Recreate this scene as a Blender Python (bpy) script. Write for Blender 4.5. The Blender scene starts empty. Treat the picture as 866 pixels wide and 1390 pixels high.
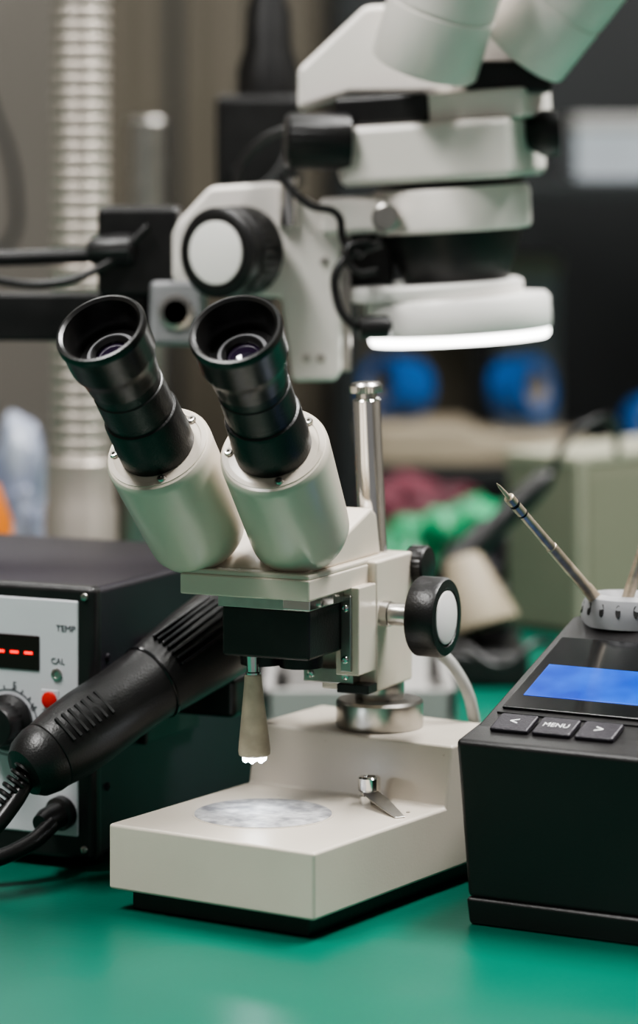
import bpy, bmesh, math
from mathutils import Matrix, Vector, noise
S=0.01
R=math.radians
col=bpy.context.scene.collection
ZC=35.3

# ---------------- materials ----------------
def mat(name,c,rough=.5,metal=0.0,var=.0,vscale=30,c2=None,bump=0.0,bscale=400,emis=None,estr=0,trans=0,coat=0,spots=None):
    m=bpy.data.materials.new(name); m.use_nodes=True
    nt=m.node_tree; b=nt.nodes['Principled BSDF']
    b.inputs['Base Color'].default_value=(*c,1); b.inputs['Roughness'].default_value=rough
    b.inputs['Metallic'].default_value=metal
    if trans: b.inputs['Transmission Weight'].default_value=trans
    if coat: b.inputs['Coat Weight'].default_value=coat; b.inputs['Coat Roughness'].default_value=.1
    tc=nt.nodes.new('ShaderNodeTexCoord')
    if var>0 or c2:
        n=nt.nodes.new('ShaderNodeTexNoise'); n.inputs['Scale'].default_value=vscale; n.inputs['Detail'].default_value=6
        nt.links.new(tc.outputs['Object'],n.inputs['Vector'])
        r=nt.nodes.new('ShaderNodeValToRGB'); r.color_ramp.elements[0].position=.35; r.color_ramp.elements[1].position=.7
        cc=c2 if c2 else tuple(x*(1-var) for x in c)
        r.color_ramp.elements[0].color=(*cc,1); r.color_ramp.elements[1].color=(*c,1)
        nt.links.new(n.outputs['Fac'],r.inputs['Fac'])
        out=r.outputs['Color']
        if spots:
            n2=nt.nodes.new('ShaderNodeTexNoise'); n2.inputs['Scale'].default_value=spots; n2.inputs['Detail'].default_value=3
            nt.links.new(tc.outputs['Object'],n2.inputs['Vector'])
            r2=nt.nodes.new('ShaderNodeValToRGB'); r2.color_ramp.elements[0].position=.74; r2.color_ramp.elements[1].position=.80
            nt.links.new(n2.outputs['Fac'],r2.inputs['Fac'])
            mx=nt.nodes.new('ShaderNodeMixRGB'); mx.inputs['Color2'].default_value=(c[0]*.5,c[1]*.42,c[2]*.34,1)
            nt.links.new(r2.outputs['Color'],mx.inputs['Fac']); nt.links.new(out,mx.inputs['Color1']); out=mx.outputs['Color']
        nt.links.new(out,b.inputs['Base Color'])
    if bump>0:
        n=nt.nodes.new('ShaderNodeTexNoise'); n.inputs['Scale'].default_value=bscale; n.inputs['Detail'].default_value=2
        nt.links.new(tc.outputs['Object'],n.inputs['Vector'])
        bp=nt.nodes.new('ShaderNodeBump'); bp.inputs['Strength'].default_value=bump; bp.inputs['Distance'].default_value=.0005
        nt.links.new(n.outputs['Fac'],bp.inputs['Height']); nt.links.new(bp.outputs['Normal'],b.inputs['Normal'])
    if emis:
        b.inputs['Emission Color'].default_value=(*emis,1); b.inputs['Emission Strength'].default_value=estr
    return m
M_beige=mat('beige_enamel',(.64,.575,.49),.27,var=.06,vscale=18,bump=.05,bscale=700,spots=150)
M_beige2=mat('beige_enamel_base',(.61,.55,.47),.33,var=.10,vscale=14,bump=.08,bscale=900,spots=110)
M_white=mat('white_enamel',(.80,.755,.71),.28,var=.04,vscale=10,bump=.04,bscale=600)
M_ringw=mat('white_plastic',(.86,.84,.81),.35,var=.03)
M_black=mat('black_plastic',(.013,.0125,.0125),.38,c2=(.007,.0065,.0068),vscale=70,bump=.3,bscale=900)
M_blackm=mat('black_painted_metal',(.018,.014,.022),.42,var=.35,vscale=12,bump=.5,bscale=1200)
M_station=mat('black_abs',(.009,.008,.0085),.40,var=.3,vscale=20,bump=.3,bscale=1500)
M_gloss=mat('gloss_black',(.008,.008,.009),.15,var=.1)
M_rubber=mat('black_rubber',(.012,.011,.0105),.33,c2=(.007,.007,.007),vscale=90,bump=.15,bscale=500)
M_dark=mat('dark_interior',(.004,.004,.004),.7,var=.1)
M_chrome=mat('chrome',(.78,.77,.75),.12,1.0,var=.08,vscale=60)
M_steel=mat('brushed_steel',(.52,.50,.47),.30,1.0,var=.2,vscale=80,bump=.1)
M_tip=mat('heated_steel',(.62,.52,.40),.38,.6,var=.4,vscale=120)
M_lens=mat('coated_lens',(.02,.012,.03),.04,0,var=.1,coat=1)
M_disc=mat('stage_disc_porcelain',(.54,.53,.53),.45,c2=(.17,.17,.18),vscale=130)
M_lampb=mat('lamp_body_ivory',(.52,.45,.35),.4,var=.4,vscale=60)
M_led=mat('led_emitter',(1,1,1),.3,emis=(.85,.92,1),estr=40,var=.01)
M_ringled=mat('ring_led_diffuser',(1,1,1),.4,emis=(1,.98,.95),estr=8,var=.01)
M_green=mat('green_esd_mat',(.0,.118,.076),.36,var=.15,vscale=6,bump=.15,bscale=300)
M_panel=mat('panel_white',(.60,.60,.63),.42,var=.04)
M_print=mat('print_ink',(.05,.05,.06),.6,var=.05)
M_printw=mat('print_white',(.7,.7,.7),.6,var=.05)
M_disp=mat('display_window',(.015,.004,.005),.12,var=.1)
M_red=mat('red_led_segment',(.8,.01,.01),.4,emis=(1,.015,.012),estr=2.6,var=.05)
M_redb=mat('red_button',(.6,.02,.015),.35,var=.05)
M_grey=mat('grey_plastic',(.29,.29,.30),.42,var=.08,bump=.2)
M_cord=mat('grey_cord',(.42,.42,.40),.5,var=.15,vscale=100)
M_duct=mat('galvanised_duct',(.40,.355,.315),.48,.6,var=.2,vscale=14)
M_olive=mat('olive_cabinet_paint',(.105,.09,.065),.55,var=.12,vscale=3)
M_case=mat('greygreen_case_paint',(.19,.185,.135),.5,var=.06,vscale=6)
M_case2=mat('case_rim',(.32,.31,.24),.5,var=.06)
M_wall=mat('wall_plaster',(.28,.26,.23),.8,var=.08,vscale=1.5,bump=.2,bscale=60)
M_ceil=mat('ceiling_paint',(.7,.7,.68),.8,var=.05)
M_floor=mat('floor_vinyl',(.18,.18,.17),.4,var=.2,vscale=2)
M_slate=mat('dark_slate_rack',(.011,.013,.014),.5,var=.3,vscale=5)
M_blue=mat('blue_tape',(.004,.085,.30),.4,var=.35)
M_tan=mat('tan_tray',(.30,.25,.18),.6,var=.2)
M_lg=mat('light_grey_tray',(.33,.32,.31),.5,var=.12,vscale=20)
M_greenbag=mat('green_plastic_bag',(.02,.33,.14),.3,var=.7,vscale=25)
M_redp=mat('red_fabric',(.13,.010,.028),.7,var=.7,vscale=30)
M_orange=mat('orange_plastic',(.70,.20,.02),.4,var=.1)
M_bag=mat('clear_plastic_bag',(.34,.37,.43),.25,c2=(.09,.11,.20),vscale=22)
M_cream=mat('cream_box',(.32,.35,.38),.55,var=.1)
M_lemis=mat('ceiling_lamp_diffuser',(1,1,1),.5,emis=(1,.98,.95),estr=6,var=.01)

# LCD display with procedural gradient
M_lcd=bpy.data.materials.new('lcd_blue'); M_lcd.use_nodes=True
nt=M_lcd.node_tree; b=nt.nodes['Principled BSDF']; tc=nt.nodes.new('ShaderNodeTexCoord')
n=nt.nodes.new('ShaderNodeTexNoise'); n.inputs['Scale'].default_value=35; nt.links.new(tc.outputs['Object'],n.inputs['Vector'])
r=nt.nodes.new('ShaderNodeValToRGB'); r.color_ramp.elements[0].position=.38; r.color_ramp.elements[1].position=.68
r.color_ramp.elements[0].color=(.0,.03,.55,1); r.color_ramp.elements[1].color=(.01,.17,1,1)
nt.links.new(n.outputs['Fac'],r.inputs['Fac']); nt.links.new(r.outputs['Color'],b.inputs['Emission Color'])
b.inputs['Emission Strength'].default_value=1.0; b.inputs['Base Color'].default_value=(.0,.02,.12,1); b.inputs['Roughness'].default_value=.2

# ---------------- helpers (all dimensions in cm) ----------------
I=Matrix.Identity(4)
def F(x=0,y=0,z=0,rz=0,rx=0,ry=0):
    return Matrix.Translation((x*S,y*S,z*S))@Matrix.Rotation(R(ry),4,'Y')@Matrix.Rotation(R(rx),4,'X')@Matrix.Rotation(R(rz),4,'Z')
def FD(p,d,xref=(1,0,0)):
    d=Vector(d).normalized(); x=Vector(xref)
    if abs(d.dot(x.normalized()))>.995: x=Vector((0,0,1))
    x=(x-d*x.dot(d)).normalized(); y=d.cross(x)
    m=Matrix((x,y,d)).transposed().to_4x4(); m.translation=Vector(p)*S
    return m
def top(name,x=0,y=0,z=0,rz=0):
    e=bpy.data.objects.new(name,None); e.empty_display_size=.02; e.matrix_world=F(x,y,z,rz); col.objects.link(e); return e
def attach(o,parent,fr):
    col.objects.link(o)
    if parent is not None:
        o.parent=parent; o.matrix_parent_inverse=parent.matrix_basis.inverted()
    o.matrix_basis=fr
    return o
def mesh_obj(name,verts,faces,m,parent,fr,bevel=0,seg=3,sharp=35,sub=0):
    me=bpy.data.meshes.new(name); me.from_pydata([tuple(c*S for c in v) for v in verts],[],faces)
    bm=bmesh.new(); bm.from_mesh(me); bmesh.ops.recalc_face_normals(bm,faces=bm.faces); bm.to_mesh(me); bm.free()
    me.materials.append(m)
    for p in me.polygons: p.use_smooth=True
    o=bpy.data.objects.new(name,me); attach(o,parent,fr)
    if bevel>0:
        bv=o.modifiers.new('bevel','BEVEL'); bv.width=bevel*S; bv.segments=seg; bv.limit_method='ANGLE'; bv.angle_limit=R(25); bv.harden_normals=True
    me.set_sharp_from_angle(angle=R(sharp))
    return o
def box(parent,name,x0,x1,y0,y1,z0,z1,m,fr=I,bevel=.08,seg=3):
    v=[(x,y,z) for x in (x0,x1) for y in (y0,y1) for z in (z0,z1)]
    f=[(0,1,3,2),(4,6,7,5),(0,4,5,1),(2,3,7,6),(0,2,6,4),(1,5,7,3)]
    return mesh_obj(name,v,f,m,parent,fr,bevel,seg,sharp=30)
def prism(parent,name,prof,a0,a1,m,fr=I,axis='x',bevel=.1,seg=3,inset0=0):
    n=len(prof)
    def P(a,p): return (a,p[0],p[1]) if axis=='x' else (p[0],a,p[1])
    v=[P(a0,p) for p in prof]+[P(a1,p) for p in prof]
    f=[tuple(range(n)),tuple(range(2*n-1,n-1,-1))]+[(i,(i+1)%n,n+(i+1)%n,n+i) for i in range(n)]
    return mesh_obj(name,v,f,m,parent,fr,bevel,seg,sharp=25)
def lathe(parent,name,prof,m,fr=I,segs=64,sx=1,sy=1,knurl=0,kn=None,cap=True,sharp=35):
    """prof list of (r,h) about local z"""
    v=[];f=[];n=len(prof)
    for (r,h) in prof:
        for i in range(segs):
            a=2*math.pi*i/segs; rr=r
            if knurl and (kn is None or kn[0]<=h<=kn[1]): rr=r-(knurl if i%2 else 0)
            v.append((rr*math.cos(a)*sx,rr*math.sin(a)*sy,h))
    for k in range(n-1):
        for i in range(segs):
            j=(i+1)%segs; f.append((k*segs+i,k*segs+j,(k+1)*segs+j,(k+1)*segs+i))
    if cap:
        f.append(tuple(range(segs))[::-1]); f.append(tuple((n-1)*segs+i for i in range(segs)))
    return mesh_obj(name,v,f,m,parent,fr,0,sharp=sharp)
def rlathe(parent,name,prof,m,fr=I,**k):
    """closed ring profile"""
    segs=k.get('segs',96); v=[];f=[];n=len(prof)
    for (r,h) in prof:
        for i in range(segs):
            a=2*math.pi*i/segs; v.append((r*math.cos(a),r*math.sin(a),h))
    for q in range(n):
        for i in range(segs):
            j=(i+1)%segs; q2=(q+1)%n; f.append((q*segs+i,q*segs+j,q2*segs+j,q2*segs+i))
    return mesh_obj(name,v,f,m,parent,fr,0)
def tube(parent,name,pts,r,m,fr=I,radii=None):
    cu=bpy.data.curves.new(name,'CURVE'); cu.dimensions='3D'; cu.bevel_depth=r*S; cu.bevel_resolution=5; cu.use_fill_caps=True
    sp=cu.splines.new('BEZIER'); sp.bezier_points.add(len(pts)-1)
    for i,p in enumerate(pts):
        q=sp.bezier_points[i]; q.co=[c*S for c in p]; q.handle_left_type=q.handle_right_type='AUTO'
        if radii: q.radius=radii[i]
    sp.resolution_u=14
    cu.materials.append(m); o=bpy.data.objects.new(name,cu); return attach(o,parent,fr)
def text(parent,name,s,size,m,fr):
    cu=bpy.data.curves.new(name,'FONT'); cu.body=s; cu.size=size*S; cu.extrude=.0001; cu.align_x='CENTER'; cu.align_y='CENTER'
    cu.materials.append(m); o=bpy.data.objects.new(name,cu); return attach(o,parent,fr)
def screw(parent,name,p,d,r=.2,m=None,k=1):
    fr=FD(p,d); m=m or M_steel
    lathe(parent,name,[(r,-.05),(r,.05),(r*.85,.1),(r*.45,.12),(r*.42,.04)],m,fr,segs=20)
def lump(parent,name,c,rad,m,amp=.35,fq=.4,seed=0,flat=0):
    bm=bmesh.new(); bmesh.ops.create_icosphere(bm,subdivisions=5,radius=1)
    for v in bm.verts:
        d=v.co.normalized(); q=Vector((d.x*rad[0],d.y*rad[1],d.z*rad[2]))
        k=1+amp*noise.noise(q*fq+Vector((seed,0,0)))+amp*.4*noise.noise(q*fq*3+Vector((seed,5,0)))
        q=q*k; z=q.z+c[2]; z=max(z,flat)
        v.co=Vector(((q.x+c[0])*S,(q.y+c[1])*S,z*S))
    me=bpy.data.meshes.new(name); bm.to_mesh(me); bm.free(); me.materials.append(m)
    for p in me.polygons: p.use_smooth=True
    o=bpy.data.objects.new(name,me); return attach(o,parent,I)

# ---------------- room ----------------
box(None,'floor',-260,260,-120,470,-80,-75,M_floor,bevel=0)
box(None,'wall_back',-260,260,460,470,-75,190,M_wall,bevel=0)
box(None,'wall_left',-270,-260,-120,470,-75,190,M_wall,bevel=0)
box(None,'wall_right',260,270,-120,470,-75,190,M_wall,bevel=0)
box(None,'ceiling',-270,270,-120,470,190,196,M_ceil,bevel=0)
box(None,'baseboard_back',-260,260,458.5,460,-75,-65,M_grey,bevel=.2)

# ---------------- workbench ----------------
wb=top('workbench',0,190,-75)
box(wb,'bench_top',-95,95,95,285,-3.6,-.25,M_grey,bevel=.3)
box(wb,'green_mat',-94,94,96,284,-.25,0,M_green,bevel=.08)
for i,(x,y) in enumerate([(-88,102),(88,102),(-88,278),(88,278)]):
    box(wb,'leg_%d'%(i+1),x-3,x+3,y-3,y+3,-75,-3.6,M_steel,bevel=.3)
box(wb,'rail_back',-85,85,276,280,-20,-14,M_steel)

# ---------------- main stereo microscope ----------------
ms=top('stereo_microscope',-3,150,0)
BF=F(-9.95,146.3,0,-33)
prism(ms,'base_casting',[(0,1),(0,4.1),(11.7,4.1),(12.3,7),(18.5,7),(18.5,1)],0,11.6,M_beige2,BF,bevel=.16,seg=4)
box(ms,'rubber_foot_plate',.8,10.8,.8,17.8,0,1.05,M_rubber,BF,bevel=.1)
lathe(ms,'stage_disc',[(3.3,4.0),(3.3,4.14),(3.22,4.17)],M_disc,BF@F(4.9,5.8,0),segs=96)
rlathe(ms,'stage_disc_rim',[(3.3,4.05),(3.42,4.05),(3.42,4.12),(3.3,4.12)],M_beige2,BF@F(4.9,5.8,0))
lathe(ms,'clip_post',[(.5,4.1),(.5,4.5),(.42,4.55),(.42,4.75),(.55,4.8),(.55,5.35),(.48,5.42),(.3,5.42),(.3,5.3)],M_chrome,BF@F(7.9,10.6,0),segs=40)
cl=BF@F(7.9,10.6,0,54)
mesh_obj('clip_leaf',[(-.42,.4,4.78),(.42,.4,4.78),(.45,-1.4,4.55),(-.45,-1.4,4.55),(.36,-3.7,4.16),(-.16,-3.7,4.16),(-.42,.4,4.7),(.42,.4,4.7),(.45,-1.4,4.47),(-.45,-1.4,4.47),(.36,-3.7,4.1),(-.16,-3.7,4.1)],
 [(0,1,2,3),(3,2,4,5),(6,9,8,7),(9,11,10,8),(0,6,7,1),(1,7,8,2),(2,8,10,4),(4,10,11,5),(5,11,9,3),(3,9,6,0)],M_steel,ms,cl,bevel=.02)
lathe(ms,'base_rivet',[(.1,4.08),(.1,4.13)],M_steel,BF@F(10.6,9.8,0),segs=16)
# pillar
PX,PY=3.05,155.7
lathe(ms,'pillar_flange',[(2.15,7),(2.2,7.1),(2.2,8.25),(2.08,8.4),(1.3,8.45)],M_steel,F(PX,PY),segs=72)
lathe(ms,'pillar_collar',[(1.2,8.4),(1.25,8.5),(1.25,9.3),(1.12,9.4)],M_steel,F(PX,PY),segs=64)
PF=Matrix.Translation((PX*S,PY*S,9*S))@Matrix.Rotation(R(-2.6),4,'Y')
lathe(ms,'pillar_rod',[(.7,-.6),(.7,14.4),(.62,14.5)],M_chrome,PF,segs=64)
lathe(ms,'pillar_cap_knurled',[(.5,14.4),(.5,14.75),(.82,14.8),(.84,14.85),(.84,15.15),(.7,15.3),(.3,15.36)],M_steel,PF,segs=64,knurl=.05,kn=(14.8,15.2))
# head
HF=F(-3.58,147.46,0,-25)
box(ms,'head_plate',-3.45,3.45,0,9.5,14.6,15.6,M_beige,HF,bevel=.1)
box(ms,'head_plate_upper',-3.4,3.4,.1,9.4,15.55,15.85,M_beige,HF,bevel=.12)
prism(ms,'prism_wedge',[(.9,15.8),(9.2,15.8),(8.7,17.9),(8.0,18.25),(1.5,16.2)],-3.1,3.1,M_beige,HF,bevel=.3,seg=4)
box(ms,'objective_plate',-1.8,3.05,.8,5.6,14.0,14.65,M_steel,HF,bevel=.05)
box(ms,'objective_housing',-1.7,2.95,1,5,11.6,14.05,M_black,HF,bevel=.18)
box(ms,'objective_plate_front',1.7,3.15,.7,3.4,14.05,14.55,M_chrome,HF,bevel=.05)
screw(ms,'objective_screw',tuple((HF@Vector((.0318,.018,.1430)))/S),(.906,-.423,0),.2)
for i,x in enumerate((-.6,1.5)):
    lathe(ms,'objective_lens_%d'%(i+1),[(1.05,11.0),(1.05,11.7)],M_black,HF@F(x+.1,3,0),segs=40)
# focusing bracket
box(ms,'pillar_block',.9,3.9,6.8,11.3,9.3,15.75,M_beige,HF,bevel=.14)
box(ms,'dovetail_rail',2.6,3.85,4.8,6.9,10.4,14.7,M_beige,HF,bevel=.08)
box(ms,'dovetail_guide',2.95,3.5,4.6,4.9,10.6,14.3,M_steel,HF,bevel=.05)
box(ms,'clamp_plate',.3,3.0,6.0,6.9,9.75,10.5,M_steel,HF,bevel=.06)
box(ms,'clamp_foot',2.2,3.9,5.8,6.9,9.35,9.8,M_black,HF,bevel=.06)
for i,(x,y,z) in enumerate([(.7,6.0,10.15),(2.6,6.0,10.15),(3.2,4.6,11.2),(3.2,4.6,13.7)]):
    w=(HF@Vector((x*S,y*S,z*S)))/S; screw(ms,'bracket_screw_%d'%(i+1),tuple(w),(-.423,-.906,0),.2,M_chrome)
def axfr(x,y,z,sgn=1):
    w=(HF@Vector((x*S,y*S,z*S)))/S; return FD(tuple(w),(.906*sgn,-.423*sgn,0),(0,0,1))
kf=axfr(3.8,7.6,13.1)
lathe(ms,'focus_shaft',[(.62,0),(.62,.5),(.56,.55),(.56,2.0),(.5,2.1)],M_steel,kf,segs=48)
lathe(ms,'focus_knob',[(1.2,1.95),(1.85,2.0),(1.95,2.1),(1.95,3.35),(1.85,3.5),(1.45,3.52),(1.4,3.45)],M_black,kf,segs=96,knurl=.07,kn=(2.05,3.4))
lathe(ms,'focus_knob_disc',[(1.3,3.4),(1.3,3.51),(1.2,3.55)],M_ringw,kf,segs=64)
kf2=axfr(3.2,11.9,15.0)
lathe(ms,'clamp_knob',[(.4,-1.0),(.4,.3),(.95,.35),(1.0,.45),(1.0,1.2),(.9,1.3),(.3,1.4)],M_black,kf2,segs=48,knurl=.05,kn=(.4,1.25))
kf3=axfr(.9,9.0,13.1,-1)
lathe(ms,'focus_knob_far',[(.56,0),(.56,1.8),(1.95,1.85),(1.95,3.1),(1.8,3.25)],M_black,kf3,segs=64)
# illuminator
LX,LY=-3.2,149.3
LF=Matrix.Translation((LX*S,LY*S,11.7*S))@Matrix.Rotation(R(-1),4,'Y')
lathe(ms,'lamp_stem',[(.3,0),(.3,-.9),(.36,-.95),(.36,-1.1)],M_chrome,LF,segs=32)
lathe(ms,'lamp_cone',[(.32,-1.0),(.42,-1.1),(.45,-1.6),(.74,-4.3),(.78,-4.7),(.76,-4.9),(.66,-4.98)],M_lampb,LF,segs=40)
k=0
for (a,rr) in [(0,0)]+[(j*60,.44) for j in range(6)]:
    k+=1
    lathe(ms,'led_%d'%k,[(.15,0),(.16,-.14),(.13,-.26),(.05,-.32)],M_led,LF@F(rr*math.cos(R(a+15)),rr*math.sin(R(a+15)),-4.95),segs=16)
ld=bpy.data.lights.new('lamp_spot','SPOT'); ld.energy=.06; ld.spot_size=R(110); ld.spot_blend=1; ld.shadow_soft_size=.008; ld.color=(.88,.94,1)
lo=bpy.data.objects.new('lamp_spot',ld); attach(lo,ms,F(LX,LY,6.2))

# binocular tubes
def binoc(tag,p0,d):
    fr=FD(p0,d,(1,0,0))
    lathe(ms,'prism_housing_'+tag,[(1.9,.2),(2.25,.4),(2.42,.8),(2.45,1.2),(2.62,6.45),(2.6,6.7),(2.5,6.85),(2.35,6.9),(1.5,6.9)],M_beige,fr,segs=96,sx=1.0,sy=1.04)
    rlathe(ms,'housing_seam_'+tag,[(2.2,6.86),(2.44,6.86),(2.44,6.93),(2.2,6.93)],M_beige,fr)
    for i,a in enumerate((178,-82,38)):
        lathe(ms,'housing_screw_%s_%d'%(tag,i+1),[(.21,6.85),(.21,7.0),(.17,7.07),(.08,7.08),(.07,6.98)],M_steel,fr@F(2.15*math.cos(R(a)),2.15*math.sin(R(a)),0),segs=20)
    lathe(ms,'eyepiece_barrel_'+tag,[(1.74,6.85),(1.84,6.95),(1.86,7.9),(1.83,8.0),(1.82,9.3),(1.76,9.45),(1.66,9.5),(1.66,9.75),(1.70,9.8),(1.70,11.2),(1.64,11.25),(1.64,11.8),(1.5,11.9),(1.5,12.5),(1.0,12.5)],M_black,fr,segs=96)
    rlathe(ms,'eyecup_'+tag,[(1.48,11.8),(1.72,11.8),(1.78,12.2),(1.82,12.6),(1.90,12.9),(2.0,13.15),(2.08,13.4),(2.10,14.6),(2.16,14.75),(2.18,15.0),(2.10,15.17),(1.97,15.2),(1.84,15.08),(1.74,14.6),(1.62,14.0),(1.55,13.4),(1.5,13.0)],M_rubber,fr)
    rlathe(ms,'eyepiece_ring_'+tag,[(.78,12.9),(1.56,12.9),(1.56,13.45),(1.2,13.5),(.95,13.6),(.8,13.45)],M_black,fr)
    rlathe(ms,'eyepiece_trim_'+tag,[(.98,13.55),(1.16,13.5),(1.18,13.57),(1.0,13.64)],M_grey,fr)
    lathe(ms,'eye_lens_'+tag,[(.82,12.9),(.82,13.3),(.6,13.42),(.3,13.48),(.05,13.5)],M_lens,fr,segs=48)
binoc('right',(-.75,149.5,17.04),(-.2,-.672,.713))
binoc('left',(-5.68,151,16.85),(-.286,-.63,.72))
tube(ms,'power_cord',[(4.4,157.5,11.2),(5.6,157,10.9),(7.2,156.8,9.2),(8.0,157.5,6.5),(8.6,160,3.0),(10,166,.4)],.3,M_cord)

# ---------------- boom stereo microscope ----------------
bs=top('stereo_microscope.001',7.5,175,0)
G0=F(7.5,175,33); G=F(7.5,175,33,0,0,-3.5); GS=G@F(0,0,0,-16)
rlathe(bs,'ring_light_body',[(3.2,-7.2),(5.15,-7.2),(5.25,-7.0),(5.25,-5.5),(5.05,-5.2),(3.2,-5.2)],M_ringw,G)
rlathe(bs,'ring_light_diffuser',[(3.3,-7.75),(4.95,-7.75),(5.1,-7.55),(5.1,-7.2),(3.3,-7.2)],M_ringled,G)
rlathe(bs,'ring_light_mount',[(3.0,-5.2),(4.9,-5.2),(5.0,-5.0),(5.0,-4.5),(4.8,-4.35),(3.0,-4.35)],M_ringw,G@F(-1.2,.5,0))
lathe(bs,'objective_barrel',[(2.9,-4.6),(3.0,-4.2),(3.3,-3.4),(3.85,-1.8),(3.9,-1.4)],M_black,G)
rlathe(bs,'scope_holder_ring',[(3.0,-1.5),(4.3,-1.5),(4.45,-1.3),(4.5,.6),(4.35,.95),(3.0,.95)],M_white,G)
box(bs,'holder_arm',-7.5,-2.5,-2.6,2.6,-1.3,.75,M_white,G,bevel=.4)
lathe(bs,'holder_screw',[(.78,0),(.78,.9),(.65,1.0)],M_steel,FD((7.5-3.7,171.6,32.3),(-.15,-1,0)),segs=40)
lathe(bs,'pod_neck',[(4.1,.9),(4.1,1.4)],M_black,G)
box(bs,'zoom_body',-5,5,-4.6,4.6,1.35,4.7,M_white,GS@F(-.3,0,0),bevel=.5,seg=5)
box(bs,'zoom_body_back',-6.8,-4.0,.5,4.5,1.6,3.9,M_white,GS,bevel=.5)
box(bs,'upper_body_white',-.2,5.3,-3.6,4,4.6,6.3,M_white,GS,bevel=.25)
box(bs,'upper_body_black',-5.6,-.1,-3.8,4,4.65,6.4,M_black,GS,bevel=.35)
prism(bs,'binocular_body',[(-8.7,5.3),(-8.7,7.6),(-4.9,11.2),(2,11.5),(5.2,8),(5.2,6.3),(-5.8,6.2)],-1.0,5,M_white,G0,axis='y',bevel=.35,seg=4)
for tag,p,d,rr in (('left',(-1.75,-5.2,7.7),(.27,-.3,.9),3.0),('right',(3.7,-3.0,8.6),(.58,-.28,.75),2.85)):
    q=(7.5+p[0],175+p[1],33+p[2])
    lathe(bs,'tube_housing_'+tag,[(rr*.90,-.1),(rr*.97,-.02),(rr,.12),(rr,3.4),(rr*.97,3.45),(rr*.97,3.6),(rr,3.65),(rr,7),(rr*.9,7.3)],M_white,FD(q,d),segs=72)
    lathe(bs,'eyepiece_'+tag,[(1.8,7.2),(1.8,9.5),(1.7,9.6),(1.7,10.5),(2.1,11),(2.1,12.6),(1.8,12.7)],M_black,FD(q,d),segs=48)
box(bs,'tube_bridge',0.6,5.4,-4.0,0,6.2,8.0,M_black,G0,bevel=.3)
lathe(bs,'zoom_knob_left',[(.7,-1.0),(.7,0),(1.5,.1),(1.6,.3),(1.55,3.5),(1.35,3.7)],M_black,FD((1.8,172.5,36.5),(-1,-.1,.02),(0,0,1)),segs=48,knurl=.06,kn=(.2,3.6))
lathe(bs,'zoom_knob_right',[(.7,-1.0),(1.3,0),(1.3,.9)],M_black,FD((12.5,173.5,37),(1,0,.05),(0,0,1)),segs=48)
prism(bs,'focus_block',[(-16,-1.6),(-13.6,1.0),(-9.9,1.25),(-6.3,-.7),(-6.2,-9.3),(-6.6,-9.9),(-9.0,-9.9),(-9.6,-5.2),(-14.7,-5.1),(-16,-4.1)],-2,2,M_white,G0,axis='y',bevel=.3,seg=4)
box(bs,'focus_block_rail',-6.4,-5.7,-1.2,1.4,-9.4,-1.0,M_steel,G0,bevel=.1)
for i,(x,z) in enumerate([(-7.2,-3.2),(-7.4,-8.6),(-8.2,-8.6)]):
    screw(bs,'block_screw_%d'%(i+1),(7.5+x,173.0,33+z),(0,-1,0),.25,M_steel)
fk=FD((7.5-11.5,175-3.0+.6,33-2.6),(-.55,-.83,0),(0,0,1))
lathe(bs,'focus_knob_inner',[(1.5,-1.2),(1.5,.2)],M_steel,fk)
lathe(bs,'focus_knob',[(2.2,0),(2.5,.1),(2.55,.3),(2.55,1.9),(2.4,2.0),(2.4,2.15),(2.5,2.25),(2.5,2.9),(2.3,3.05),(1.95,3.07),(1.9,2.95)],M_black,fk,segs=80,knurl=.08,kn=(.2,1.95))
lathe(bs,'focus_knob_disc',[(1.75,2.9),(1.75,3.1),(1.6,3.15)],M_ringw,fk,segs=64)
lathe(bs,'lock_post',[(.55,-1.2),(.55,1.5),(.45,1.6)],M_chrome,G0@F(-9.2,-2.1,0),segs=32)
box(bs,'rack_housing',-6.2,-3.2,1.0,4.5,-5.0,-1.3,M_black,G0,bevel=.3)
# boom and support
box(bs,'boom_clamp',-12.4,-7.8,173,178,27.8,32.9,M_black,I,bevel=.4)
lathe(bs,'boom_rod',[(.45,0),(.45,24)],M_black,FD((-33,175,29.4),(1,0,.035),(0,0,1)),segs=32)
lathe(bs,'boom_lock_knob',[(.6,0),(.8,.3),(.95,1.6),(.95,2.4),(.7,2.6)],M_black,FD((-12.9,173.0,30.4),(1,-.1,.03),(0,0,1)),segs=32,knurl=.05)
box(bs,'boom_bar',-36,-9.6,174,177,25.3,28.0,M_black,I,bevel=.25)
box(bs,'boom_end_block',-9.5,-6.4,172.8,177,25.1,28.8,M_grey,I,bevel=.4)
lathe(bs,'boom_end_bolt',[(1.0,0),(1.0,.15),(.7,.2),(.65,-.1)],M_steel,FD((-8.0,172.8,27),(0,-1,0)),segs=40)
lathe(bs,'stand_post',[(1.6,2.2),(1.6,42),(1.4,42.3)],M_chrome,F(-34,176),segs=48)
box(bs,'stand_base',-44,-26,168,186,0,2.2,M_blackm,I,bevel=.4)
box(bs,'stand_clamp',-36.8,-31,173,179,24.5,31,M_black,I,bevel=.4)
tube(bs,'boom_cable',[(-33,173,27.5),(-20,172.6,29.0),(-15,172.4,28.6),(-12,172.3,29.6),(-9.5,172.5,31.8)],.25,M_black)
tube(bs,'cable_1',[(-2.2,171.5,34.6),(-.5,171,33.0),(1.0,170.9,32.5),(1.4,170.8,31),(2.4,170.5,30.2)],.22,M_black)
tube(bs,'cable_2',[(3.4,171,30.9),(1.2,170.4,29.8),(.9,170.2,28.2),(1.8,170,26.5),(3.0,170.5,26.2)],.24,M_black)
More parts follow.
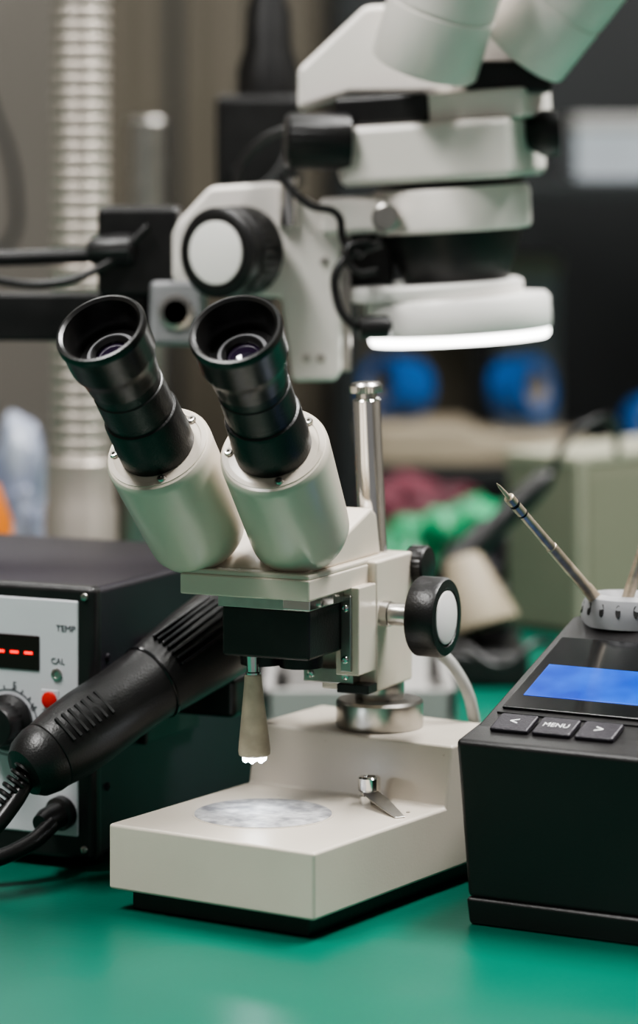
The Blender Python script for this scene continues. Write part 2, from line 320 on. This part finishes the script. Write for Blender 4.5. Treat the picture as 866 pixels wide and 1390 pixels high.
tube(bs,'cable_3',[(2.8,170.6,31.0),(1.6,170.4,30.6),(2.0,170.2,29.4),(3.2,170.2,29.4)],.2,M_black)
lathe(bs,'cable_plug',[(.6,0),(.65,.2),(.65,1.6),(.45,1.8)],M_black,FD((2.2,170.0,26.3),(1,.2,0),(0,0,1)),segs=32)
tube(bs,'cable_4',[(-5.0,178,33.5),(-4.0,178,36),(-1,177,37.4),(1.5,176,37)],.25,M_black)

# ---------------- hot air rework station ----------------
hs=top('hot_air_rework_station',-15,165,0)
B0=F(-11.3,154,0,-25)
box(hs,'case_body',-19,0,.5,18.5,.6,14.1,M_blackm,B0,bevel=.35,seg=4)
box(hs,'front_frame',-19.1,.1,0,1.0,.5,14.2,M_black,B0,bevel=.35,seg=4)
box(hs,'front_panel',-18.3,-.75,-.08,.2,1.7,13.5,M_panel,B0,bevel=.12)
for i,(x,y) in enumerate([(-17.5,2),(-1.5,2),(-17.5,17),(-1.5,17)]):
    lathe(hs,'foot_%d'%(i+1),[(.9,0),(1,.65)],M_rubber,B0@F(x,y,0),segs=24)
box(hs,'display_window',-8.5,-2.95,-.16,0,9.85,11.6,M_disp,B0,bevel=.06)
for i in range(6):
    x=-3.55-i*.82; box(hs,'digit_%d'%(i+1),x-.24,x+.24,-.19,-.15,10.66,10.8,M_red,B0,bevel=0)
RX=Matrix.Rotation(R(90),4,'X')
def ptext(nm,s,x,z,size,m=M_print): text(hs,nm,s,size,m,B0@F(x,-.1,z)@RX)
ptext('label_temp','TEMP',-1.45,12.05,.46); ptext('label_cal','CAL',-1.9,10.4,.42); ptext('label_5','5',-4.4,9.0,.55); ptext('label_6','6',-3.35,8.0,.55)
ptext('label_7','7',-3.3,6.3,.5); ptext('label_4','4',-5.6,9.1,.5); ptext('label_air','AIR',-3.3,5.2,.3); ptext('label_heat','HEATER',-3.1,4.4,.26)
lathe(hs,'cal_trimmer',[(.3,0),(.3,.1),(.2,.12),(.15,.05)],M_steel,FD(tuple((B0@Vector((-1.95*S,-.08*S,9.75*S)))/S),(-.423,-.906,0)),segs=24)
lathe(hs,'power_button',[(.42,0),(.42,.15),(.34,.2)],M_redb,FD(tuple((B0@Vector((-2.35*S,-.08*S,8.45*S)))/S),(-.423,-.906,0)),segs=32)
box(hs,'button_bezel',-2.85,-1.85,-.12,0,7.95,8.95,M_panel,B0,bevel=.04)
kfr=FD(tuple((B0@Vector((-4.75*S,-.08*S,7.15*S)))/S),(-.423,-.906,0),(0,0,1))
rlathe(hs,'dial_scale_ring',[(1.62,0),(1.68,0),(1.68,.02),(1.62,.02)],M_print,kfr)
for j in range(16):
    a=R(-130+j*17.3)
    box(hs,'dial_tick_%d'%(j+1),1.68,1.86,-.03,.03,0,.03,M_print,kfr@Matrix.Rotation(a,4,'Z'),bevel=0)
lathe(hs,'dial_knob',[(1.42,0),(1.42,.2),(1.1,.4),(1.05,1.3),(.95,1.45),(.3,1.48)],M_black,kfr,segs=48,knurl=.05,kn=(.3,1.35))
lathe(hs,'hose_connector',[(.85,0),(.85,.4),(.65,.5),(.62,1.4),(.45,1.9)],M_black,FD(tuple((B0@Vector((-1.6*S,-.05*S,2.9*S)))/S),(-.55,-.82,-.15)),segs=32)
for i,(x,z) in enumerate([(-.42,13.7),(-.42,1.1),(-18.7,13.7)]):
    screw(hs,'frame_screw_%d'%(i+1),tuple((B0@Vector((x*S,0,z*S)))/S),(-.423,-.906,0),.2,M_steel)
for i,z in enumerate((4,10.5)):
    screw(hs,'side_screw_%d'%(i+1),tuple((B0@Vector((0,1.6*S,z*S)))/S),(.906,-.423,0),.2,M_blackm)
box(hs,'gun_holder_arm',-.1,4.6,6.6,8.8,6.9,9.0,M_black,B0,bevel=.35)
box(hs,'gun_holder_plate',-.05,.4,5.0,11,5.5,11,M_black,B0,bevel=.15)
tube(hs,'hose_cable',[(-13.2,153.2,2.6),(-14.2,152,1.9),(-16,151,1.3),(-19,150.5,.8),(-26,150,.45)],.42,M_black)

hg=top('hot_air_gun',-10,153,8)
pu=Vector((-5.35,157,11.2)); pl=Vector((-14.1,150,5.9)); dg=(pu-pl).normalized(); pl=pl+dg*.9
gf=FD(tuple(pl),tuple(dg),(0,-.75,.65))
lathe(hg,'gun_body',[(.7,-1.25),(1.25,-1.15),(1.6,-.7),(1.78,0),(1.78,.35),(1.72,.4),(1.78,.45),(1.95,1.6),(2.0,3.0),(1.92,5),(1.95,7),(2.15,9),(2.3,10.5),(2.35,12.0),(2.2,12.6),(1.6,12.9),(1.25,13.0)],M_black,gf,segs=72,sy=.98)
lathe(hg,'gun_nozzle',[(1.2,12.8),(1.2,15.7),(1.0,15.9)],M_steel,gf,segs=40)
for k in range(7):
    s0=1.0+k*.42
    box(hg,'vent_slot_%d'%(k+1),1.80,1.99,-.75+.0*k,.75,s0,s0+.16,M_dark,gf@Matrix.Rotation(R(10),4,'Z'),bevel=.03)
for k in range(7):
    a=-24+k*9
    box(hg,'vent_rib_%d'%(k+1),2.0,2.38,-.07,.07,8.0,11.9,M_gloss,gf@Matrix.Rotation(R(a),4,'Z'),bevel=.04)
rlathe(hg,'gun_seam',[(1.97,7.15),(2.02,7.2),(2.02,7.3),(1.97,7.35)],M_gloss,gf)
for k in range(8):
    t=k/7; p=pl-dg*(1.0)+Vector((-.75,-.35,-1.0))*t*2.0
    lathe(hg,'strain_relief_%d'%(k+1),[(.62-.18*t,-.11),(.7-.2*t,-.06),(.7-.2*t,.06),(.62-.18*t,.11)],M_rubber,FD(tuple(p),(-.75,-.35,-1.0)),segs=28)
tube(hg,'gun_cable',[tuple(pl-dg*.6),(-14.7,149.3,4.5),(-16.2,148.4,2.9),(-18.6,148,1.6),(-22,148,.7),(-28,148,.5)],.42,M_rubber)

# ---------------- soldering station ----------------
ss=top('soldering_station',12,148,0)
SF=F(6.74,143.5,0,-29)
def shell(name,secs,m,bevel=.3):
    v=[];f=[]
    for s in secs: v+=s
    n=len(secs[0])
    for k in range(len(secs)-1):
        for i in range(n):
            j=(i+1)%n; f.append((k*n+i,k*n+j,(k+1)*n+j,(k+1)*n+i))
    f.append(tuple(range(n))[::-1]); f.append(tuple((len(secs)-1)*n+i for i in range(n)))
    return mesh_obj(name,v,f,m,ss,SF,bevel,4,sharp=25)
W=13.2
shell('base_band',[[(.15,.15,0),(W-.15,.15,0),(W-.15,17,0),(.15,17,0)],[(.05,.0,1.3),(W-.05,0,1.3),(W-.05,17.2,1.3),(.05,17.2,1.3)]],M_station,.2)
shell('body',[[(.1,.1,1.25),(W-.1,.1,1.25),(W-.1,17,1.25),(.1,17,1.25)],
 [(-.3,-.25,8.0),(W+.3,-.25,8.0),(W+.3,17.3,8.0),(-.3,17.3,8.0)],
 [(-.35,-.3,8.6),(W+.35,-.3,8.6),(W+.35,17.3,11.8),(-.35,17.3,11.8)]],M_station,.28)
mesh_obj('control_deck',[(-.25,.1,8.4),(W+.25,.1,8.4),(W+.1,12.2,12.7),(-.1,12.2,12.7),(W,17,12.7),(0,17,12.7),(W,17,11),(0,17,11),(W,.3,7.8),(0,.3,7.8)],
 [(0,1,2,3),(3,2,4,5),(5,4,6,7),(0,9,8,1),(9,7,6,8),(1,8,6,4,2),(0,3,5,7,9)],M_station,ss,SF,bevel=.25,seg=4)
DK=SF@F(0,.1,8.42)@Matrix.Rotation(math.atan2(4.28,12.1),4,'X')
box(ss,'display_bezel',.35,12.6,3.4,10.6,-.05,.12,M_gloss,DK,bevel=.12)
box(ss,'lcd_screen',.95,9.6,4.6,7.7,.1,.16,M_lcd,DK,bevel=.03)
for i in range(3):
    box(ss,'key_%d'%(i+1),.75+i*2.15,2.7+i*2.15,1.1,2.6,0,.28,M_blackm,DK,bevel=.12)
for i,s in enumerate(('<','MENU','>')):
    text(ss,'key_label_%d'%(i+1),s,.85 if s!='MENU' else .48,M_printw,DK@F(1.72+i*2.15,1.85,.285))
tube(ss,'deck_groove',[(.3,3.0,.02),(6,2.95,.02),(12.8,3.0,.02)],.05,M_dark,DK)
hx,hy=2.7,12.9
lathe(ss,'tool_holder',[(1.9,-.2),(1.95,.3),(1.9,.8),(1.75,1.2),(1.5,1.35),(1.2,1.35),(.9,.9)],M_grey,SF@F(hx,hy,12.6),segs=64,sx=1.25)
for k in range(13):
    a=R(-150+k*22)
    lathe(ss,'holder_fin_slot_%d'%(k+1),[(.13,-.02),(.13,.06)],M_dark,SF@F(hx+1.86*1.25*math.cos(a),hy+1.86*math.sin(a),13.3)@Matrix.Rotation(a,4,'Z')@Matrix.Rotation(R(72),4,'Y'),segs=20,sx=2.4)
tp=Vector((8.5,148,20.0)); te=Vector((13.9,153.4,13.5)); L=(te-tp).length
tfr=FD(tuple(tp),tuple(te-tp))
lathe(ss,'cartridge_tip',[(.02,0),(.08,.25),(.12,1.0),(.2,1.15)],M_tip,tfr,segs=24)
lathe(ss,'cartridge_shaft',[(.2,1.1),(.26,1.15),(.26,1.6),(.2,1.62),(.2,1.75),(.26,1.78),(.26,2.4),(.24,2.42),(.25,5.2),(.29,5.25),(.29,L-1.4),(.33,L-1.3),(.33,L)],M_tip,tfr,segs=28)
rlathe(ss,'cartridge_band',[(.2,1.62),(.27,1.62),(.27,1.76),(.2,1.76)],M_dark,tfr,segs=28)
rlathe(ss,'cartridge_band_2',[(.2,2.4),(.275,2.4),(.275,2.5),(.2,2.5)],M_dark,tfr,segs=28)
tp=Vector((16.2,152.6,17.0)); te=Vector((15.2,153.7,13.3)); tfr=FD(tuple(tp),tuple(te-tp))
lathe(ss,'cartridge_shaft_2',[(.02,-1.8),(.12,-.8),(.25,-.6),(.27,2),(.3,3),(.3,4.0)],M_tip,tfr,segs=28)

# ---------------- background on the bench ----------------
DX,DY=-15.1,196
vd=top('ventilation_duct',DX,DY,0)
prof=[];z=12
while z<150:
    prof+=[(1.80,z),(1.90,z+.15),(1.95,z+.35),(1.95,z+.5),(1.90,z+.7)]; z+=.85
lathe(vd,'flexible_hose',prof,M_duct,F(DX,DY),segs=48,cap=False,sharp=60)
lathe(vd,'duct_base_sleeve',[(2.3,0),(2.3,13.5),(2.15,13.8),(2.15,16.4),(1.97,16.6)],M_duct,F(DX,DY),segs=48)
lathe(vd,'duct_riser_to_ceiling',[(1.9,149),(2.1,150),(2.1,190)],M_duct,F(DX,DY),segs=48)
sp=top('steel_support_post',-13.3,238,0)
lathe(sp,'post_lower',[(1.5,0),(1.5,30),(1.2,30.2),(1.2,31),(1.55,31.2),(1.55,38.5),(1.3,38.8)],M_steel,F(-13.3,238),segs=40)
lathe(sp,'post_flange',[(3,0),(3,.8),(1.6,1)],M_steel,F(-13.3,238),segs=40)
cs=top('camera_stand',-4,206,0)
lathe(cs,'column',[(3.6,0),(3.6,1),(1,1.3),(1,34)],M_black,F(-4,206),segs=32)
box(cs,'camera_body',-6.8,-1.2,203,209,33.6,39.8,M_black,I,bevel=.5)
lathe(cs,'lens_barrel',[(2.1,39.6),(2.1,41.5),(1.6,43),(1.5,45.5),(.9,47),(.7,50),(.7,53)],M_black,F(-3.4,206),segs=40)
tube(cs,'camera_cable',[(-5.5,203,35),(-4.5,200,33.5),(-2.5,200,35),(-2,202,38)],.2,M_black)
b1=top('plastic_bag',-20.6,216,0); lump(b1,'bag',(-20.8,215,6.6),(3.4,3.0,8.6),M_bag,.5,.3,2)
b2=top('spray_bottle',-24.4,205,0)
lathe(b2,'bottle_body',[(2.3,0),(2.5,.4),(2.5,11.5),(1.6,14.0),(.9,14.4)],M_orange,F(-22.8,205),segs=40)
lathe(b2,'spray_cap',[(1.1,14.2),(1.1,16.6),(.6,17),(.5,18)],M_blue,F(-22.8,205),segs=32)
hc=top('hanging_cord',-30,255,0)
tube(hc,'cord',[(-30,255,52),(-26.9,255,40),(-25.6,255,36.5),(-25.0,255,33),(-25.4,255,29),(-28,255,27.2),(-36,255,26),(-38,255,1)],.35,M_black)
box(hc,'cord_reel',-40,-36,252,258,0,3,M_black,I,bevel=.4)
ic=top('instrument_case',22,238,0)
IC=F(19.4,230,0,-42)
box(ic,'case_body',-7.0,0,0,17,.4,12.9,M_case,IC,bevel=.25)
box(ic,'case_lid',-7.1,.1,-.1,17.1,12.8,13.6,M_case2,IC,bevel=.25)
box(ic,'case_corner_trim',-.3,.15,-.15,.3,.4,12.9,M_case2,IC,bevel=.1)
box(ic,'case_side_panel',0,.12,.9,16.2,1.4,12.2,M_case,IC,bevel=.1)
for i,(x,y) in enumerate([(-6.3,1),(-.8,1),(-6.3,16),(-.8,16)]):
    lathe(ic,'foot_%d'%(i+1),[(.5,0),(.5,.5)],M_rubber,IC@F(x,y,0),segs=20)
st=top('soldering_iron_stand',11,214,0)
box(st,'stand_base',7.6,14.2,208,220,0,2.4,M_black,I,bevel=.5)
box(st,'stand_bracket',9.2,13.2,214,217,2.3,6,M_black,I,bevel=.3)
lathe(st,'sponge_cone',[(2.5,0),(2.55,.3),(1.3,4.8),(1.1,5.0)],M_tan,FD((11.2,211,3.7),(-.28,.25,.93)),segs=48)
lathe(st,'iron_handle',[(.5,-5),(.6,-4),(1.0,-3.5),(1.0,0),(.8,.5),(.9,4),(.7,6),(.4,6.5)],M_black,FD((11.5,216,9.2),(.65,.1,.6)),segs=32)
tube(st,'iron_cable',[(16.2,216.8,13.4),(17.5,217,16.0),(19.5,218,17.2),(21.2,222,16.6),(21.8,226,14.2)],.28,M_black)
tube(st,'lead_cable',[(8,209,2.2),(9.5,206,3.2),(12,205,2.0),(14.5,206,3.4),(17.0,210,1.2),(18,214,.4)],.28,M_black)
tr=top('parts_tray',4,202,0)
box(tr,'tray_floor',-3.5,8.6,194,212,0,.5,M_lg,I,bevel=.15)
for nm,a in (('rim_front',(-3.5,8.6,194,194.6,.3,2.3)),('rim_back',(-3.5,8.6,211.4,212,.3,2.3)),('rim_left',(-3.5,-2.9,194,212,.3,2.3)),('rim_right',(8,8.6,194,212,.3,2.3))):
    box(tr,nm,*a,M_lg,I,bevel=.12)
for i,(x,w) in enumerate(((-2,3),(2,1.5),(4.5,2.5))):
    box(tr,'part_%d'%(i+1),x,x+w,200,208,.5,3.0+.6*i,(M_lg,M_dark,M_ringw)[i],I,bevel=.2)
gb=top('green_plastic_bag',11,262,0); lump(gb,'bag',(11.5,256,2.8),(7.4,5,4.0),M_greenbag,.5,.35,3)
rp=top('red_tool_pouch',10,274,0); lump(rp,'pouch',(9.5,271,3.2),(6.6,4.2,4.6),M_redp,.35,.3,9)
kb=top('black_tool_bag',14,244,0); lump(kb,'bag',(14.0,242,3.0),(4.4,4.4,3.8),M_blackm,.5,.35,6)
rk=top('storage_rack',40,325,-75)
for i,(x,y) in enumerate([(3,295),(90,295),(3,345),(90,345)]):
    box(rk,'upright_%d'%(i+1),x-1,x+1,y-1,y+1,-75,75,M_slate,I,bevel=.2)
for i,z in enumerate((-40,6,33.5,62)):
    box(rk,'shelf_%d'%(i+1),2.2,91,296.2,346,z-1.2,z,M_slate,I,bevel=.15)
tt=top('tan_component_tray',13,304,6)
prism(tt,'tray',[(4.6,6.05),(3.8,9.4),(5,10),(14,10.0),(16,9.2),(26,8.6),(27,6.05)],298.5,310,M_tan,I,axis='y',bevel=.8,seg=4)
def roll(i,x,y,z,rr,w,tilt):
    t=top('blue_tape_roll' if i==0 else 'blue_tape_roll.%03d'%i,x,y,z)
    fr=FD((x,y,z),(tilt,-1,.25))
    rlathe(t,'tape',[(rr*.62,0),(rr,0),(rr,w),(rr*.62,w)],M_blue,fr,segs=48)
    rlathe(t,'core',[(rr*.55,.1),(rr*.63,.1),(rr*.63,w-.1),(rr*.55,w-.1)],M_tan,fr,segs=48)
roll(0,9.4,306,12.9,2.9,4.6,-1.2); roll(1,18.6,306,12.8,3.1,3.6,1.3); roll(2,32.5,305,9.4,3.1,2.4,.4)
cb=top('storage_box',29,315,33.6)
box(cb,'box_body',25,33.5,302,318,33.6,38.8,M_cream,I,bevel=.3); box(cb,'box_lid',24.8,33.7,301.8,318.2,38.6,40,M_lg,I,bevel=.3)
cb=top('storage_box.001',24,325,6)
box(cb,'box_body',18.6,25,323,337,6,24,M_cream,I,bevel=.3); box(cb,'box_lid',18.4,25.2,322.8,337.2,23.6,25.5,M_case2,I,bevel=.3)
cb=top('storage_box.002',8,328,6)
box(cb,'box_body',4.5,16,324,338,6,20,M_olive,I,bevel=.3); box(cb,'box_lid',4.3,16.2,323.8,338.2,19.6,21.2,M_case,I,bevel=.3)
cab=top('storage_cabinet',-15,420,-75)
box(cab,'cabinet_body',-30,1,405,440,-75,80,M_olive,I,bevel=.5)
for i,x in enumerate((-24,-19,-14.5,-8.2,-1.4)):
    box(cab,'door_rib_%d'%(i+1),x-.7,x+.7,403.6,405.4,-70,76,(M_olive,M_slate)[i%2],I,bevel=.2)
cab=top('storage_cabinet.001',60,420,-75)
box(cab,'cabinet_body',1.5,110,400,440,-75,85,M_slate,I,bevel=.5)
box(cab,'door_left',3,54,398.8,400.2,-70,82,M_slate,I,bevel=.3); box(cab,'door_right',56,108,398.8,400.2,-70,82,M_slate,I,bevel=.3)
box(cab,'handle_left',50,51.5,397,398.9,0,14,M_steel,I,bevel=.3); box(cab,'handle_right',58.5,60,397,398.9,0,14,M_steel,I,bevel=.3)

# ---------------- lights ----------------
def ceil_light(i,x,y,w,l,e,color=(1,.985,.965)):
    t=top('ceiling_light' if i==0 else 'ceiling_light.%03d'%i,x,y,188)
    box(t,'fixture',x-w/2-2,x+w/2+2,y-l/2-2,y+l/2+2,187,190,M_ceil,I,bevel=.4)
    box(t,'diffuser',x-w/2,x+w/2,y-l/2,y+l/2,186.6,187.2,M_lemis,I,bevel=.1)
    ld=bpy.data.lights.new('tube_light','AREA'); ld.shape='RECTANGLE'; ld.size=w*S; ld.size_y=l*S; ld.energy=e; ld.color=color
    o=bpy.data.objects.new('tube_light',ld); attach(o,t,F(x,y,186.3))
ceil_light(0,-85,90,30,110,52)
ceil_light(1,75,170,30,110,92)
ceil_light(2,-60,330,60,110,12)
ceil_light(3,90,330,60,110,8)
w=bpy.data.worlds.new('World'); bpy.context.scene.world=w; w.use_nodes=True
bg=w.node_tree.nodes['Background']; bg.inputs['Color'].default_value=(1,.985,.985,1); bg.inputs['Strength'].default_value=.23
try: bpy.context.scene.view_settings.look='AgX - Medium High Contrast'
except Exception as e: print(e)

# ---------------- camera ----------------
cd=bpy.data.cameras.new('camera'); co=bpy.data.objects.new('camera',cd); col.objects.link(co)
co.location=(0,0,ZC*S); co.rotation_euler=(R(90),0,0)
cd.sensor_fit='VERTICAL'; cd.sensor_height=36; cd.sensor_width=24; cd.lens=36*4200/1390
cd.shift_y=-473/1390
cd.dof.use_dof=True; cd.dof.focus_distance=1.47; cd.dof.aperture_fstop=4.5
cd.clip_start=.05
bpy.context.scene.camera=co
